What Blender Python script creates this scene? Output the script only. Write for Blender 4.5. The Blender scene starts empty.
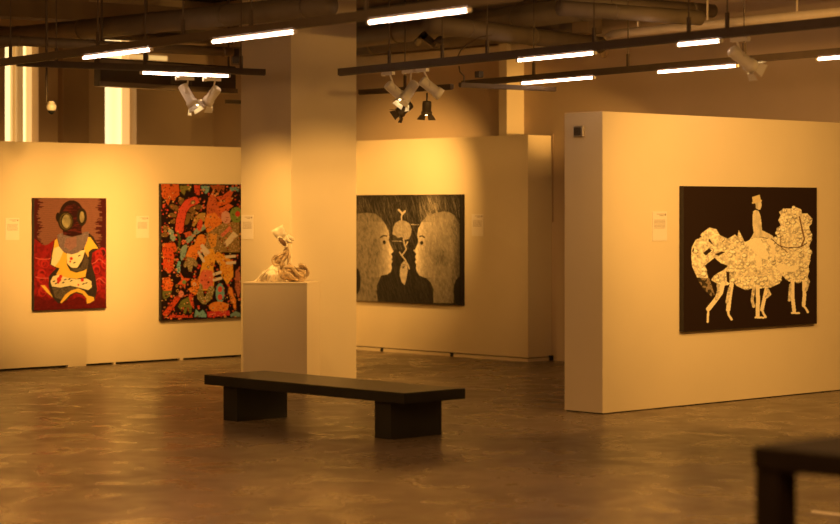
import bpy, bmesh, math, random
import numpy as np
from mathutils import Vector, Matrix, noise as mnoise
random.seed(7); rng = np.random.default_rng(7)
scene = bpy.context.scene
C = scene.collection
PI = math.pi
F = 2100.0; HOR = 210.0; CH = 1.8
CA, SA = 0.7264, 0.6873          # the gallery's wall grid is turned 43.4 degrees from the view axis

# ------------------------------------------------------------------ geometry helpers
def ab(X, Y, z=0.0): return Vector((CA*X+SA*Y, -SA*X+CA*Y, z))
def at(px, py, Z):               # point of known height
    Y = (Z-CH)*F/(HOR-py); return ab((px-420)/F*Y, Y, Z)
def atY(px, py, Y): return ab((px-420)/F*Y, Y, CH+(HOR-py)/F*Y)
def on_b(px, b):                 # a coordinate of a pixel column on plane b = const
    k = (px-420)/F; return b*(SA+k*CA)/(CA-k*SA)
def on_a(px, a):
    k = (px-420)/F; return a*(CA-k*SA)/(SA+k*CA)
def zof(p, py):                  # height of a pixel row at a point's depth
    Y = SA*p[0]+CA*p[1]; return CH+(HOR-py)/F*Y

def tag(o, label=None, cat=None, group=None, kind=None):
    if label: o['label'] = label
    if cat: o['category'] = cat
    if group: o['group'] = group
    if kind: o['kind'] = kind
    return o
def thing(name, label, cat, loc=(0,0,0), rotz=0, group=None):
    o = bpy.data.objects.new(name, None); C.objects.link(o)
    o.empty_display_size = .1
    o.location = loc; o.rotation_euler = (0,0,rotz)
    return tag(o, label, cat, group)
def obj(name, bm, mat, parent=None, smooth=False, loc=None):
    if parent is not None and parent.name == 'sculpture':
        for v in bm.verts: v.co.z = max(v.co.z, .002)
    me = bpy.data.meshes.new(name)
    bmesh.ops.recalc_face_normals(bm, faces=bm.faces[:])
    bm.to_mesh(me); bm.free()
    for m in (mat if isinstance(mat, (list, tuple)) else [mat]): me.materials.append(m)
    if smooth:
        for p in me.polygons: p.use_smooth = True
    o = bpy.data.objects.new(name, me); C.objects.link(o)
    if parent: o.parent = parent
    if loc is not None: o.location = loc
    return o
def struct(name, bm, mat, parent=None): 
    o = obj(name, bm, mat, parent)
    if not parent: o['kind'] = 'structure'
    return o
def box(bm, x0, x1, y0, y1, z0, z1, bev=0, mi=0):
    n0 = len(bm.faces)
    r = bmesh.ops.create_cube(bm, size=1)
    for v in r['verts']:
        v.co = Vector((x0+(v.co.x+.5)*(x1-x0), y0+(v.co.y+.5)*(y1-y0), z0+(v.co.z+.5)*(z1-z0)))
    fs = list({f for v in r['verts'] for f in v.link_faces})
    for f in fs: f.material_index = mi
    if bev:
        es = list({e for v in r['verts'] for e in v.link_edges})
        bmesh.ops.bevel(bm, geom=es, offset=bev, segments=2, affect='EDGES', profile=.6)
    return bm
def B(*a, **k): return box(bmesh.new(), *a, **k)
def frame_of(d):
    d = Vector(d).normalized()
    up = Vector((0,0,1)) if abs(d.z) < .95 else Vector((1,0,0))
    s = d.cross(up).normalized(); u = s.cross(d).normalized()
    return s, u, d
def bar(bm, p, q, w, h, up=None):        # square bar between two points
    p = Vector(p); q = Vector(q); s, u, d = frame_of(q-p)
    vs = [bm.verts.new(c+s*sx*w/2+u*sy*h/2) for c in (p,q) for sx,sy in ((-1,-1),(1,-1),(1,1),(-1,1))]
    for a,b,c,e in ((0,1,2,3),(7,6,5,4),(0,4,5,1),(1,5,6,2),(2,6,7,3),(3,7,4,0)):
        bm.faces.new((vs[a],vs[b],vs[c],vs[e]))
    return bm
def tube(bm, pts, r, n=12, caps=True):
    pts = [Vector(p) for p in pts]; rings = []
    rr = r if isinstance(r, (list, tuple)) else [r]*len(pts)
    prev = None
    for i, p in enumerate(pts):
        d = (pts[min(i+1,len(pts)-1)]-pts[max(i-1,0)]).normalized()
        if prev is None: s, u, _ = frame_of(d)
        else:
            s = (prev - d*prev.dot(d)).normalized(); u = s.cross(d)
        prev = s
        rings.append([bm.verts.new(p+(s*math.cos(t)+u*math.sin(t))*rr[i]) for t in [2*PI*k/n for k in range(n)]])
    for i in range(len(rings)-1):
        for k in range(n):
            bm.faces.new((rings[i][k], rings[i][(k+1)%n], rings[i+1][(k+1)%n], rings[i+1][k]))
    if caps:
        bm.faces.new(rings[0][::-1]); bm.faces.new(rings[-1])
    return bm
def blob(bm, c, s, sub=3, amp=0, freq=4, seed=0, rot=None):
    r = bmesh.ops.create_icosphere(bm, subdivisions=sub, radius=1)
    for v in r['verts']:
        n = v.co.normalized()
        k = 1+amp*mnoise.fractal(n*freq+Vector((seed,seed*2.3,seed*.7)), 1.0, 2.0, 4)
        q = Vector((n.x*s[0], n.y*s[1], n.z*s[2]))*k
        if rot is not None: q = rot @ q
        v.co = q+Vector(c)
    return bm

# ------------------------------------------------------------------ materials
def lin(c): return tuple(((x/255)/12.92 if x/255 <= .04045 else ((x/255+.055)/1.055)**2.4) for x in c)
def new_mat(name):
    m = bpy.data.materials.new(name); m.use_nodes = True
    nt = m.node_tree; return m, nt, nt.nodes['Principled BSDF']
def mat(name, col, rough=.6, metal=0, var=.06, scale=8, bump=0, bscale=40, spec=.5):
    m, nt, b = new_mat(name)
    tc = nt.nodes.new('ShaderNodeTexCoord')
    nz = nt.nodes.new('ShaderNodeTexNoise'); nz.inputs['Scale'].default_value = scale; nz.inputs['Detail'].default_value = 5
    nt.links.new(tc.outputs['Object'], nz.inputs['Vector'])
    cr = nt.nodes.new('ShaderNodeValToRGB')
    cr.color_ramp.elements[0].position = .3; cr.color_ramp.elements[1].position = .7
    cr.color_ramp.elements[0].color = tuple(x*(1-var) for x in col)+(1,)
    cr.color_ramp.elements[1].color = tuple(min(1,x*(1+var)) for x in col)+(1,)
    nt.links.new(nz.outputs['Fac'], cr.inputs['Fac']); nt.links.new(cr.outputs['Color'], b.inputs['Base Color'])
    b.inputs['Roughness'].default_value = rough; b.inputs['Metallic'].default_value = metal
    b.inputs['Specular IOR Level'].default_value = spec
    if bump:
        n2 = nt.nodes.new('ShaderNodeTexNoise'); n2.inputs['Scale'].default_value = bscale; n2.inputs['Detail'].default_value = 4
        nt.links.new(tc.outputs['Object'], n2.inputs['Vector'])
        bp = nt.nodes.new('ShaderNodeBump'); bp.inputs['Strength'].default_value = bump; bp.inputs['Distance'].default_value = .01
        nt.links.new(n2.outputs['Fac'], bp.inputs['Height']); nt.links.new(bp.outputs['Normal'], b.inputs['Normal'])
    return m
def emit(name, col, s):
    m, nt, b = new_mat(name)
    b.inputs['Base Color'].default_value = (.8,.8,.8,1)
    b.inputs['Emission Color'].default_value = col+(1,); b.inputs['Emission Strength'].default_value = s
    return m
def glow_pane(name, c0, c1, axis_scale, s):
    m, nt, b = new_mat(name); N = nt.nodes.new; L = nt.links.new
    tc = N('ShaderNodeTexCoord'); mp = N('ShaderNodeMapping'); mp.inputs['Scale'].default_value = (axis_scale, 1, .02)
    nz = N('ShaderNodeTexNoise'); nz.inputs['Scale'].default_value = 1; nz.inputs['Detail'].default_value = 2
    cr = N('ShaderNodeValToRGB'); cr.color_ramp.elements[0].position = .35; cr.color_ramp.elements[1].position = .6
    cr.color_ramp.elements[0].color = c0+(1,); cr.color_ramp.elements[1].color = c1+(1,)
    L(tc.outputs['Object'], mp.inputs['Vector']); L(mp.outputs[0], nz.inputs['Vector']); L(nz.outputs['Fac'], cr.inputs['Fac'])
    L(cr.outputs['Color'], b.inputs['Emission Color']); b.inputs['Emission Strength'].default_value = s
    b.inputs['Base Color'].default_value = (.8,.7,.5,1)
    return m
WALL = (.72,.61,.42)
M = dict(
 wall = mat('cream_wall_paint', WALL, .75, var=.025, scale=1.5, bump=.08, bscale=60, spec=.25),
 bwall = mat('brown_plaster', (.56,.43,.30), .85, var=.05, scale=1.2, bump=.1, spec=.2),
 bwall2 = mat('dark_plaster_and_shadow', (.36,.26,.17), .85, var=.05, scale=1.2, spec=.2),
 ceil = mat('ceiling_concrete', (.10,.08,.06), .9, var=.2, scale=2, spec=.2),
 duct = mat('duct_grey_paint', (.17,.13,.09), .6, var=.15, scale=3),
 duct_light = mat('pale_duct_paint', (.72,.60,.42), .5, var=.1, scale=3),
 beam = mat('beam_paint', (.26,.19,.12), .8, var=.12, scale=3),
 track = mat('track_black', (.10,.07,.045), .5, var=.1),
 white = mat('white_enamel', (.90,.84,.72), .35, var=.03),
 dark = mat('dark_enamel', (.06,.045,.03), .4, var=.1),
 black = mat('black_rubber_and_shade', (.01,.01,.01), .6, var=.1),
 bench = mat('black_painted_wood', (.016,.015,.012), .36, var=.25, scale=5, bump=.03, bscale=30),
 table = mat('dark_brown_wood', (.018,.011,.007), .7, var=.2, scale=6, spec=.15),
 paper = mat('label_card', (.78,.70,.58), .6, var=.01, spec=.3),
 ink = mat('label_ink', (.38,.30,.22), .7, var=.1),
 canvas = mat('canvas_edge_dark', (.018,.012,.009), .7, var=.2, scale=30),
 plinth = mat('pale_plinth', (.70,.58,.40), .7, var=.02, scale=2, bump=.05, bscale=60, spec=.3),
 clay = mat('ivory_clay', (.76,.64,.46), .45, var=.35, scale=16, bump=.5, bscale=35),  # strong blotches put some shading into the smooth clay
 clay2 = mat('amber_glazed_clay', (.50,.36,.20), .25, var=.5, scale=20, bump=.5, bscale=30),  # darker, blotchier colour puts shading into the folds and stem
 clay_in = mat('hollow_shade', (.16,.085,.04), .6, var=.2),  # dark colour stands in for the shade inside the hollow
 chrome = mat('brushed_metal', (.6,.55,.45), .3, metal=.9, var=.05),
 tube = emit('fluorescent_glow', (1,.64,.42), 20),
 lens = emit('spot_lens_glow', (1,.72,.35), 14),
 curtain = glow_pane('backlit_curtain', (.75,.36,.08), (.95,.5,.14), 9, .28),
 frame = mat('window_frame_grey', (.2,.15,.09), .6),
)
def floor_mat():
    m, nt, b = new_mat('polished_concrete')
    N = nt.nodes.new; L = nt.links.new
    tc = N('ShaderNodeTexCoord')
    n1 = N('ShaderNodeTexNoise'); n1.inputs['Scale'].default_value = .55; n1.inputs['Detail'].default_value = 8; n1.inputs['Roughness'].default_value = .62; n1.inputs['Distortion'].default_value = .6
    n2 = N('ShaderNodeTexNoise'); n2.inputs['Scale'].default_value = 2.6; n2.inputs['Detail'].default_value = 3; n2.inputs['Roughness'].default_value = .55; n2.inputs['Distortion'].default_value = .8
    L(tc.outputs['Object'], n1.inputs['Vector']); L(tc.outputs['Object'], n2.inputs['Vector'])
    mx = N('ShaderNodeMath'); mx.operation = 'MULTIPLY_ADD'; mx.inputs[1].default_value = .2
    h = N('ShaderNodeMath'); h.operation = 'MULTIPLY'; h.inputs[1].default_value = .8
    L(n1.outputs['Fac'], h.inputs[0]); L(n2.outputs['Fac'], mx.inputs[0]); L(h.outputs[0], mx.inputs[2])
    cr = N('ShaderNodeValToRGB'); e = cr.color_ramp.elements
    e[0].position = .38; e[0].color = (.125,.088,.055,1); e[1].position = .62; e[1].color = (.255,.185,.118,1)
    mid = e.new(.5); mid.color = (.185,.133,.085,1)
    L(mx.outputs[0], cr.inputs['Fac']); L(cr.outputs['Color'], b.inputs['Base Color'])
    rr = N('ShaderNodeMapRange'); rr.inputs[1].default_value = .35; rr.inputs[2].default_value = .65
    rr.inputs[3].default_value = .38; rr.inputs[4].default_value = .24
    L(n2.outputs['Fac'], rr.inputs['Value']); L(rr.outputs[0], b.inputs['Roughness'])
    bp = N('ShaderNodeBump'); bp.inputs['Strength'].default_value = .03; bp.inputs['Distance'].default_value = .02
    L(n2.outputs['Fac'], bp.inputs['Height']); L(bp.outputs['Normal'], b.inputs['Normal'])
    b.inputs['Specular IOR Level'].default_value = .45
    return m
M['floor'] = floor_mat()
M['pane'] = glow_pane('daylit_blind', (1,.66,.27), (1,.74,.36), 5, 1.4)
M['pane2'] = glow_pane('daylit_blind_dim', (1,.52,.15), (1,.62,.2), 5, .75)

# ------------------------------------------------------------------ room shell
CEIL = 4.75
A_BACK = 18.43          # back wall running along b
B_BACK = 23.77          # back wall running along a
LO = -4.0
struct('floor', B(LO, 20, LO, 25, -.2, 0), M['floor'])
struct('ceiling', B(LO, 20, LO, 25, CEIL, CEIL+.2), M['ceil'])
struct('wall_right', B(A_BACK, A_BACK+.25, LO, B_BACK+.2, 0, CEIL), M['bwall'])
struct('wall_front', B(LO-.2, LO, LO, B_BACK+.2, 0, CEIL), M['wall'])
struct('wall_near', B(LO, A_BACK+.2, LO-.2, LO, 0, CEIL), M['wall'])
# far left wall, with openings for the tall windows
w1 = (on_b(5, B_BACK), on_b(38.5, B_BACK)); w2 = (on_b(105, B_BACK), on_b(136.5, B_BACK))
bm = bmesh.new()
WB, WT = 1.2, 4.2
for x0, x1 in ((LO, w1[0]), (w1[1], w2[0]), (w2[1], A_BACK)): box(bm, x0, x1, B_BACK, B_BACK+.3, 0, CEIL)
for w in (w1, w2):
    box(bm, w[0], w[1], B_BACK, B_BACK+.3, 0, WB); box(bm, w[0], w[1], B_BACK, B_BACK+.3, WT, CEIL)
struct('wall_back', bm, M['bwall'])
for i, w in enumerate((w1, w2)):
    bm = B(w[0], w[1], B_BACK+.2, B_BACK+.22, WB, WT)
    o = struct('window_%d' % (i+1), bm, M['pane'])
    f = bmesh.new()
    if i == 0:
        k0 = on_b(17.5, B_BACK); k1 = on_b(26, B_BACK)
        box(f, k0, k1, B_BACK+.12, B_BACK+.18, WB, WT)  # curtain strip; its dim glow stands in for light behind it
        tube(f, [((k0+k1)/2, B_BACK+.06, WB), ((k0+k1)/2, B_BACK+.06, WT)], .05)
    else:
        k1 = on_b(129, B_BACK); box(f, k1, w[1], B_BACK+.16, B_BACK+.19, WB, WT)
    obj('window_mullion' if i == 0 else 'window_blind', f, M['curtain'] if i == 0 else M['pane2'], o)
    if i == 0:
        k2 = on_b(33, B_BACK)
        obj('window_blind', B(k2, w[1], B_BACK+.16, B_BACK+.19, WB, WT), M['pane2'], o)
# a pier between the windows, darker plaster
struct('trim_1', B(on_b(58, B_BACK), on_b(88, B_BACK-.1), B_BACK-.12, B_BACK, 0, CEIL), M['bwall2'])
# narrow high window strip by the air unit
x0, x1 = on_b(128, B_BACK-.01), on_b(167, B_BACK-.01)
p = (x0, B_BACK, 0)
st = struct('window_3', B(x0, x1, B_BACK-.02, B_BACK, zof(p, 58.5), zof(p, 54)), M['pane2'])
obj('window_frame', B(on_b(145.5, B_BACK), on_b(147, B_BACK), B_BACK-.04, B_BACK-.02, zof(p, 58.5), zof(p, 54)), M['frame'], st)

PH = 2.64
# left partition
struct('wall_left', B(9.0, 18.2, 20.25, 20.60, .022, 2.57, bev=.004), M['wall'])
bm = bmesh.new()
box(bm, 9.0, 18.15, 20.30, 20.55, 0, .022)  # black filler standing in for the shaded gap under the partition
struct('gap_shade_left', bm, M['black'])
bm = bmesh.new()
for u0, u1 in ((68, 86), (113.5, 115.5), (180, 183)): box(bm, on_b(u0,20.25), on_b(u1,20.25), 20.245, 20.30, 0, .022)
struct('trim_2', bm, M['wall'])
# middle partition: front leaf and end leaf
A_M = 18.02
b1 = on_a(528, A_M)
bm = bmesh.new(); box(bm, A_M, A_M+.12, b1, 20.25, .05, 2.69); box(bm, A_M+.12, A_BACK, b1, b1+.12, .05, 2.69)
struct('wall_centre', bm, M['wall'])
bm = bmesh.new(); box(bm, A_M-.012, A_M+.10, b1-.012, 20.25, .0, .038); box(bm, A_M+.10, A_BACK, b1-.012, b1+.1, .0, .038)
struct('baseboard_centre', bm, M['wall'])
bm = bmesh.new()
for px in (383, 453): 
    bb = on_a(px, A_M); box(bm, A_M-.03, A_M+.02, bb-.018, bb+.018, 0, .05)
box(bm, A_BACK-.06, A_BACK-.002, b1-.03, b1-.005, 0, .06)
struct('trim_3', bm, M['black'])
# lit pillar on the right-hand wall, behind the middle partition
pb0 = on_a(524, A_BACK)
struct('column_slim', B(A_BACK-.30, A_BACK, pb0, pb0+.13, 0, zof((A_BACK,pb0),44)), M['wall']).name = 'trim_4'
# dark strip standing in for a thin shadow line on the right wall
struct('shadow_strip', B(A_BACK-.012, A_BACK, b1-.03, b1-.018, zof((A_BACK,b1),222), zof((A_BACK,b1),134)), M['bwall2'])
# right partition
B_R = 12.33; A_R0 = 13.88
struct('wall_partition', B(A_R0, A_BACK, B_R, B_R+.455, .008, PH+.03, bev=.004), M['wall'])
bm = bmesh.new(); box(bm, A_R0+.01, A_BACK, B_R+.012, B_R+.44, 0, .008)
struct('baseboard_right', bm, M['black'])
# lower light-coloured wall band on the right wall between partitions
# big square column
CX0, CX1, CY0, CY1 = 13.82, 14.72, 16.53, 17.35
struct('column', B(CX0, CX1, CY0, CY1, 0, CEIL, bev=.006), M['wall'])

# ------------------------------------------------------------------ pedestal and bench
pw = .632
p0 = ab((243-420)/F*20.75, 20.75); p1 = ab((307-420)/F*20.64, 20.64)
ang = math.atan2((p1-p0).y, (p1-p0).x)
PZ = CH+(HOR-282.6)/F*20.66
ped = thing('pedestal', 'plain pale box pedestal in front of the big column, carrying the sculpture', 'pedestal', p0, ang)
L_ = (p1-p0).length
obj('body', B(0, L_, 0, .60, 0, PZ-.02, bev=.004), M['plinth'], ped)
obj('top_panel', B(-.002, L_+.002, -.002, .602, PZ-.02, PZ, bev=.003), M['plinth'], ped)
# bench, aligned to the wall grid
BH = .38
c0 = at(404, 393.2, BH)          # nearest corner of top
bench = thing('gallery_bench', 'long low black wooden bench with two slab legs standing on the concrete floor', 'bench', (c0.x, c0.y, 0))
BLn, BWd, BT = 2.53, .67, .085
obj('seat', B(0, BWd, 0, BLn, BH-BT, BH, bev=.006), M['bench'], bench)
for y0 in (.20, 2.13):
    obj('leg', B(.045, BWd-.07, y0, y0+.19, 0, BH-BT-.001, bev=.004), M['bench'], bench)

# near table at the lower right
TZ = .95
t0 = at(752, 446, TZ)
tb = thing('table', 'dark wooden table corner close to the camera at the lower right, out of focus', 'table', (t0.x, t0.y, 0))
obj('tabletop', B(0, 1.1, -1.3, 0, TZ-.082, TZ, bev=.012), M['table'], tb)
for (x, y) in ((.012,-.11),(.99,-.11),(.012,-1.29),(.99,-1.29)):
    obj('leg', B(x, x+.106, y, y+.106, 0, TZ-.082, bev=.004), M['table'], tb)
# pale metal strip lying on the floor behind it
s0 = at(812.5, 512, .0); s1 = at(850, 516.5, .0)
bm = bmesh.new(); bar(bm, s0+Vector((0,0,.004)), s1+Vector((0,0,.004)), .03, .008)
d = Vector((s0.x-.0, s0.y, 0)) - Vector((0,0,0)); d = -Vector((SA,CA,0))*.09
tag(obj('metal_strip', bm, M['white']), 'thin pale metal strip lying on the floor under the near table', 'strip')

# ------------------------------------------------------------------ sculpture
sc0 = ab((283-420)/F*20.95, 20.95, PZ)
U = 20.95/F
sp = thing('sculpture', 'small ivory clay sculpture of crumpled folds with a hollow boot-like top on the pedestal', 'sculpture', sc0, -math.atan2(SA, CA))
def S(px, py, d=0): return Vector(((px-283)*U, d, (281.4-py)*U))
R = lambda deg: Matrix.Rotation(math.radians(deg), 3, 'Y')
bm = bmesh.new()
def drape(bm, prof, depth, seed):        # crumpled mound from a profile of (px, py) tops
    n = 26; m = 18; grid = []
    xs = [q[0] for q in prof]; ys = [q[1] for q in prof]
    for i in range(n+1):
        px = xs[0]+(xs[-1]-xs[0])*i/n; top = float(np.interp(px, xs, ys))
        row = []
        for j in range(m+1):
            t = PI*j/m
            h = (281.4-top)
            nn = mnoise.fractal(Vector((px*.22, j*.30, seed)), 1, 2, 4)
            v = S(px, 281.4-h*max(0,math.sin(t))**.7*(1+.16*nn), -math.cos(t)*depth*(1+.25*nn)*(.35+.65*min(1,h/12)))
            v.x += .015*nn; v.z = max(v.z, .001)
            row.append(bm.verts.new(v))
        grid.append(row)
    for i in range(n):
        for j in range(m): bm.faces.new((grid[i][j],grid[i+1][j],grid[i+1][j+1],grid[i][j+1]))
    for row in (grid[0], grid[-1]): bm.faces.new(row)
drape(bm, [(254,281),(258,277),(263,271),(268,268),(272,265.5),(276,267),(279,273),(283,279),(285,281)], .11, 3.1)
for k in range(5):    # ridges of cloth
    a0 = S(272+k*1.4, 266.5+k*1.2, -.03-.012*k); a1 = S(258+k*4.5, 280, -.11)
    mid = (a0+a1)/2+Vector((.01*math.sin(k*2), -.03, .01))
    tube(bm, [a0, mid, a1], [.008,.012,.006], 7)
obj('draped_base', bm, M['clay'], sp, True)
bm = bmesh.new()
blob(bm, S(283.5,274.5), (.055,.06,.065), 3, .35, 1.6, 2)
blob(bm, S(290,275), (.09,.06,.055), 3, .35, 1.6, 5, R(25))
blob(bm, S(299,275.5,-.01), (.07,.055,.06), 3, .3, 1.8, 9, R(-10))
tube(bm, [S(284+21*t, 267+7*t*t-2*t, -.05-.02*math.sin(6*t)) for t in [k/12 for k in range(13)]], [.010+.012*abs(math.sin(k*.9)) for k in range(13)], 8)
tube(bm, [S(300+8*math.cos(t), 272.5+8*math.sin(t), -.035+.02*math.cos(2*t)) for t in [2*PI*k/22-1.7 for k in range(15)]], [.012+.007*math.sin(k*1.3) for k in range(15)], 8)
tube(bm, [S(289,264,-.03), S(293,268,-.06), S(298,274,-.07), S(303,277,-.05)], [.014,.022,.020,.012], 8)
tube(bm, [S(284,268,-.05), S(287,273,-.08), S(292,277,-.08), S(298,280,-.06)], [.018,.026,.022,.014], 8)
tube(bm, [S(285,279,-.07), S(290,273,-.09), S(296,279,-.08)], [.012,.018,.012], 8)
blob(bm, S(303,268), (.04,.035,.035), 3, .4, 2, 8)
obj('knotted_folds', bm, M['clay2'], sp, True)
bm = bmesh.new()
tube(bm, [S(283,270), S(282,262), S(285,256), S(287.5,250), S(286,246), S(284,243)], [.035,.022,.03,.018,.020,.024], 10)
tube(bm, [S(277+5*math.cos(t), 260+5*math.sin(t), -.015*math.sin(t)) for t in [2*PI*k/16 for k in range(17)]], .008, 8)
blob(bm, S(278,260), (.036,.03,.036), 3, .3, 2, 4)
tube(bm, [S(273,259,-.02), S(278,256,-.03), S(283,253,-.03), S(288,249,-.02), S(287,245,-.01)], [.006,.010,.012,.014,.012], 8)
tube(bm, [S(288,250), S(289,257), S(288,264), S(290,270)], [.012,.016,.010,.016], 8)
blob(bm, S(286,252), (.028,.025,.04), 3, .4, 2, 6)
obj('stem', bm, M['clay2'], sp, True)
# hollow top: tapered open cuff, tilted, with a stubby finger
bm = bmesh.new()
cen = S(281,235); ax = (S(277,227.5)-S(285.5,243)).normalized()
side = Vector((ax.z,0,-ax.x)); dep = Vector((0,1,0))
def cuff(rs, ts, n=20, sq=2.6):
    rings = []
    for r, t in zip(rs, ts):
        ring = []
        for k in range(n):
            th = 2*PI*k/n; c_, s_ = math.cos(th), math.sin(th)
            c_ = math.copysign(abs(c_)**(2/sq), c_); s_ = math.copysign(abs(s_)**(2/sq), s_)
            ring.append(bm.verts.new(cen+ax*t+side*c_*r[0]+dep*s_*r[1]))
        rings.append(ring)
    for i in range(len(rings)-1):
        for k in range(n): bm.faces.new((rings[i][k],rings[i][(k+1)%n],rings[i+1][(k+1)%n],rings[i+1][k]))
    return rings
rg = cuff([(.066,.05),(.062,.055),(.058,.05),(.050,.045)], [.085,.05,0,-.035])
bm.faces.new(rg[0]); bm.faces.new(rg[-1])
blob(bm, S(286,238.5), (.055,.045,.035), 3, .15, 2, 3, R(50))
tube(bm, [S(287,236.5), S(291,238.5), S(294.3,239.5)], [.030,.024,.013], 10)
tube(bm, [S(286,238.5,-.02), S(290,241.5,-.02), S(292.5,242.5,-.02)], [.022,.016,.010], 10)
obj('hollow_top', bm, M['clay'], sp, True)
bm = bmesh.new(); blob(bm, S(282.8,241.8,-.028), (.052,.026,.030), 3, .05, 2, 1, R(52))
obj('dark_hollow', bm, M['clay_in'], sp, True)
bm = bmesh.new(); tube(bm, [S(280.3+5*math.cos(t)*.9+3*math.sin(t)*.4+2.5, 241.8+5.6*math.sin(t)*.8+2.2*math.cos(t), -.047) for t in [2*PI*k/20 for k in range(21)]], .006, 6)
obj('hollow_rim', bm, M['clay'], sp, True)

# ------------------------------------------------------------------ artworks, drawn by code into a fine colour grid
class Pic:
    def __init__(s, quad, nx, ny):           # quad: xl, xr, (top l, top r), (bottom l, bottom r) in photograph coordinates
        s.xl, s.xr, s.t, s.b = quad; s.nx, s.ny = nx, ny
        u, v = np.meshgrid(np.linspace(0,1,nx), np.linspace(0,1,ny))
        s.u, s.v = u, v
        s.X = s.xl+u*(s.xr-s.xl); top = s.t[0]+u*(s.t[1]-s.t[0]); bot = s.b[0]+u*(s.b[1]-s.b[0])
        s.Y = top+v*(bot-top); s.c = np.zeros((ny,nx,3))
        s.w = rng.random((ny,nx))
    def poly(s, pts):
        m = np.zeros_like(s.X, bool); n = len(pts)
        for i in range(n):
            x1,y1 = pts[i]; x2,y2 = pts[(i+1)%n]
            if y1 == y2: continue
            cnd = (s.Y>min(y1,y2)) & (s.Y<=max(y1,y2))
            m ^= cnd & (s.X < x1+(s.Y-y1)*(x2-x1)/(y2-y1))
        return m
    def ell(s, cx, cy, rx, ry, rot=0):
        c_, s_ = math.cos(math.radians(rot)), math.sin(math.radians(rot))
        dx, dy = s.X-cx, s.Y-cy
        return ((dx*c_+dy*s_)/rx)**2+((-dx*s_+dy*c_)/ry)**2 <= 1
    def line(s, pts, w):
        m = np.zeros_like(s.X, bool)
        for (x1,y1),(x2,y2) in zip(pts[:-1], pts[1:]):
            dx, dy = x2-x1, y2-y1; q = max(1e-9, dx*dx+dy*dy)
            t = np.clip(((s.X-x1)*dx+(s.Y-y1)*dy)/q, 0, 1)
            m |= (s.X-x1-t*dx)**2+(s.Y-y1-t*dy)**2 < (w/2)**2
        return m
    def put(s, m, col, var=0, tex=None):
        col = np.array(lin(col)); k = 1+var*(s.w-.5)*2
        if tex is not None: k = k*tex
        s.c[m] = (col[None,None,:]*k[...,None])[m]
    def tint(s, m, k): s.c[m] *= k
def smooth_noise(ny, nx, sy, sx, seed):
    g = np.random.default_rng(seed).random((int(ny/sy)+3, int(nx/sx)+3))
    yy = np.arange(ny)/sy; xx = np.arange(nx)/sx
    y0 = yy.astype(int); x0 = xx.astype(int); fy = (yy-y0)[:,None]; fx = (xx-x0)[None,:]
    a = g[np.ix_(y0,x0)]; b = g[np.ix_(y0,x0+1)]; c = g[np.ix_(y0+1,x0)]; d = g[np.ix_(y0+1,x0+1)]
    return a*(1-fy)*(1-fx)+b*(1-fy)*fx+c*fy*(1-fx)+d*fy*fx
def streaks(P, n, ang0, ang1, l0, l1, seed):
    r = np.random.default_rng(seed); out = np.zeros_like(P.X)
    for _ in range(n):
        i = r.random()*P.ny; j = r.random()*P.nx; a = math.radians(r.uniform(ang0, ang1)); L = r.uniform(l0, l1)
        k = np.arange(int(L)); ii = (i+k*math.cos(a)).astype(int); jj = (j+k*math.sin(a)).astype(int)
        ok = (ii>=0)&(ii<P.ny)&(jj>=0)&(jj<P.nx); out[ii[ok], jj[ok]] += r.uniform(.4,1)
    return np.clip(out, 0, 1.6)
art_mats = {}
def art_mat(name, rough, spec):
    m, nt, b = new_mat(name)
    at_ = nt.nodes.new('ShaderNodeAttribute'); at_.attribute_name = 'paint'
    nt.links.new(at_.outputs['Color'], b.inputs['Base Color'])
    tc = nt.nodes.new('ShaderNodeTexCoord'); nz = nt.nodes.new('ShaderNodeTexNoise'); nz.inputs['Scale'].default_value = 160
    bp = nt.nodes.new('ShaderNodeBump'); bp.inputs['Strength'].default_value = .15; bp.inputs['Distance'].default_value = .002
    nt.links.new(tc.outputs['Object'], nz.inputs['Vector']); nt.links.new(nz.outputs['Fac'], bp.inputs['Height']); nt.links.new(bp.outputs['Normal'], b.inputs['Normal'])
    b.inputs['Roughness'].default_value = rough; b.inputs['Specular IOR Level'].default_value = spec
    return m
M['paint'] = art_mat('painted_canvas', .7, .15)
def hang(name, label, P, W, H, loc, rotz, z0, depth=.05, rough=None):
    """canvas hanging on a wall: local x runs along the wall, local -y faces the room"""
    t = thing(name, label, 'painting', (loc[0], loc[1], z0), rotz)
    obj('canvas', B(0, W, -depth, -.004, 0, H, bev=.003), M['canvas'], t)
    nx, ny = P.nx, P.ny
    e = .004
    x = e+P.u*(W-2*e); z = H-e-P.v*(H-2*e)
    co = np.stack([x, np.full_like(x, -depth-.001), z], -1).reshape(-1,3)
    idx = np.arange(nx*ny).reshape(ny,nx)
    q = np.stack([idx[1:,:-1], idx[1:,1:], idx[:-1,1:], idx[:-1,:-1]], -1).reshape(-1,4)
    me = bpy.data.meshes.new('picture'); me.from_pydata(co.tolist(), [], q.tolist())
    ca = me.color_attributes.new('paint', 'FLOAT_COLOR', 'POINT')
    rgba = np.ones((nx*ny,4)); rgba[:,:3] = np.clip(P.c,0,1).reshape(-1,3)
    ca.data.foreach_set('color', rgba.ravel())
    me.materials.append(M['paint'])
    o = bpy.data.objects.new('picture', me); C.objects.link(o); o.parent = t
    return t

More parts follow.
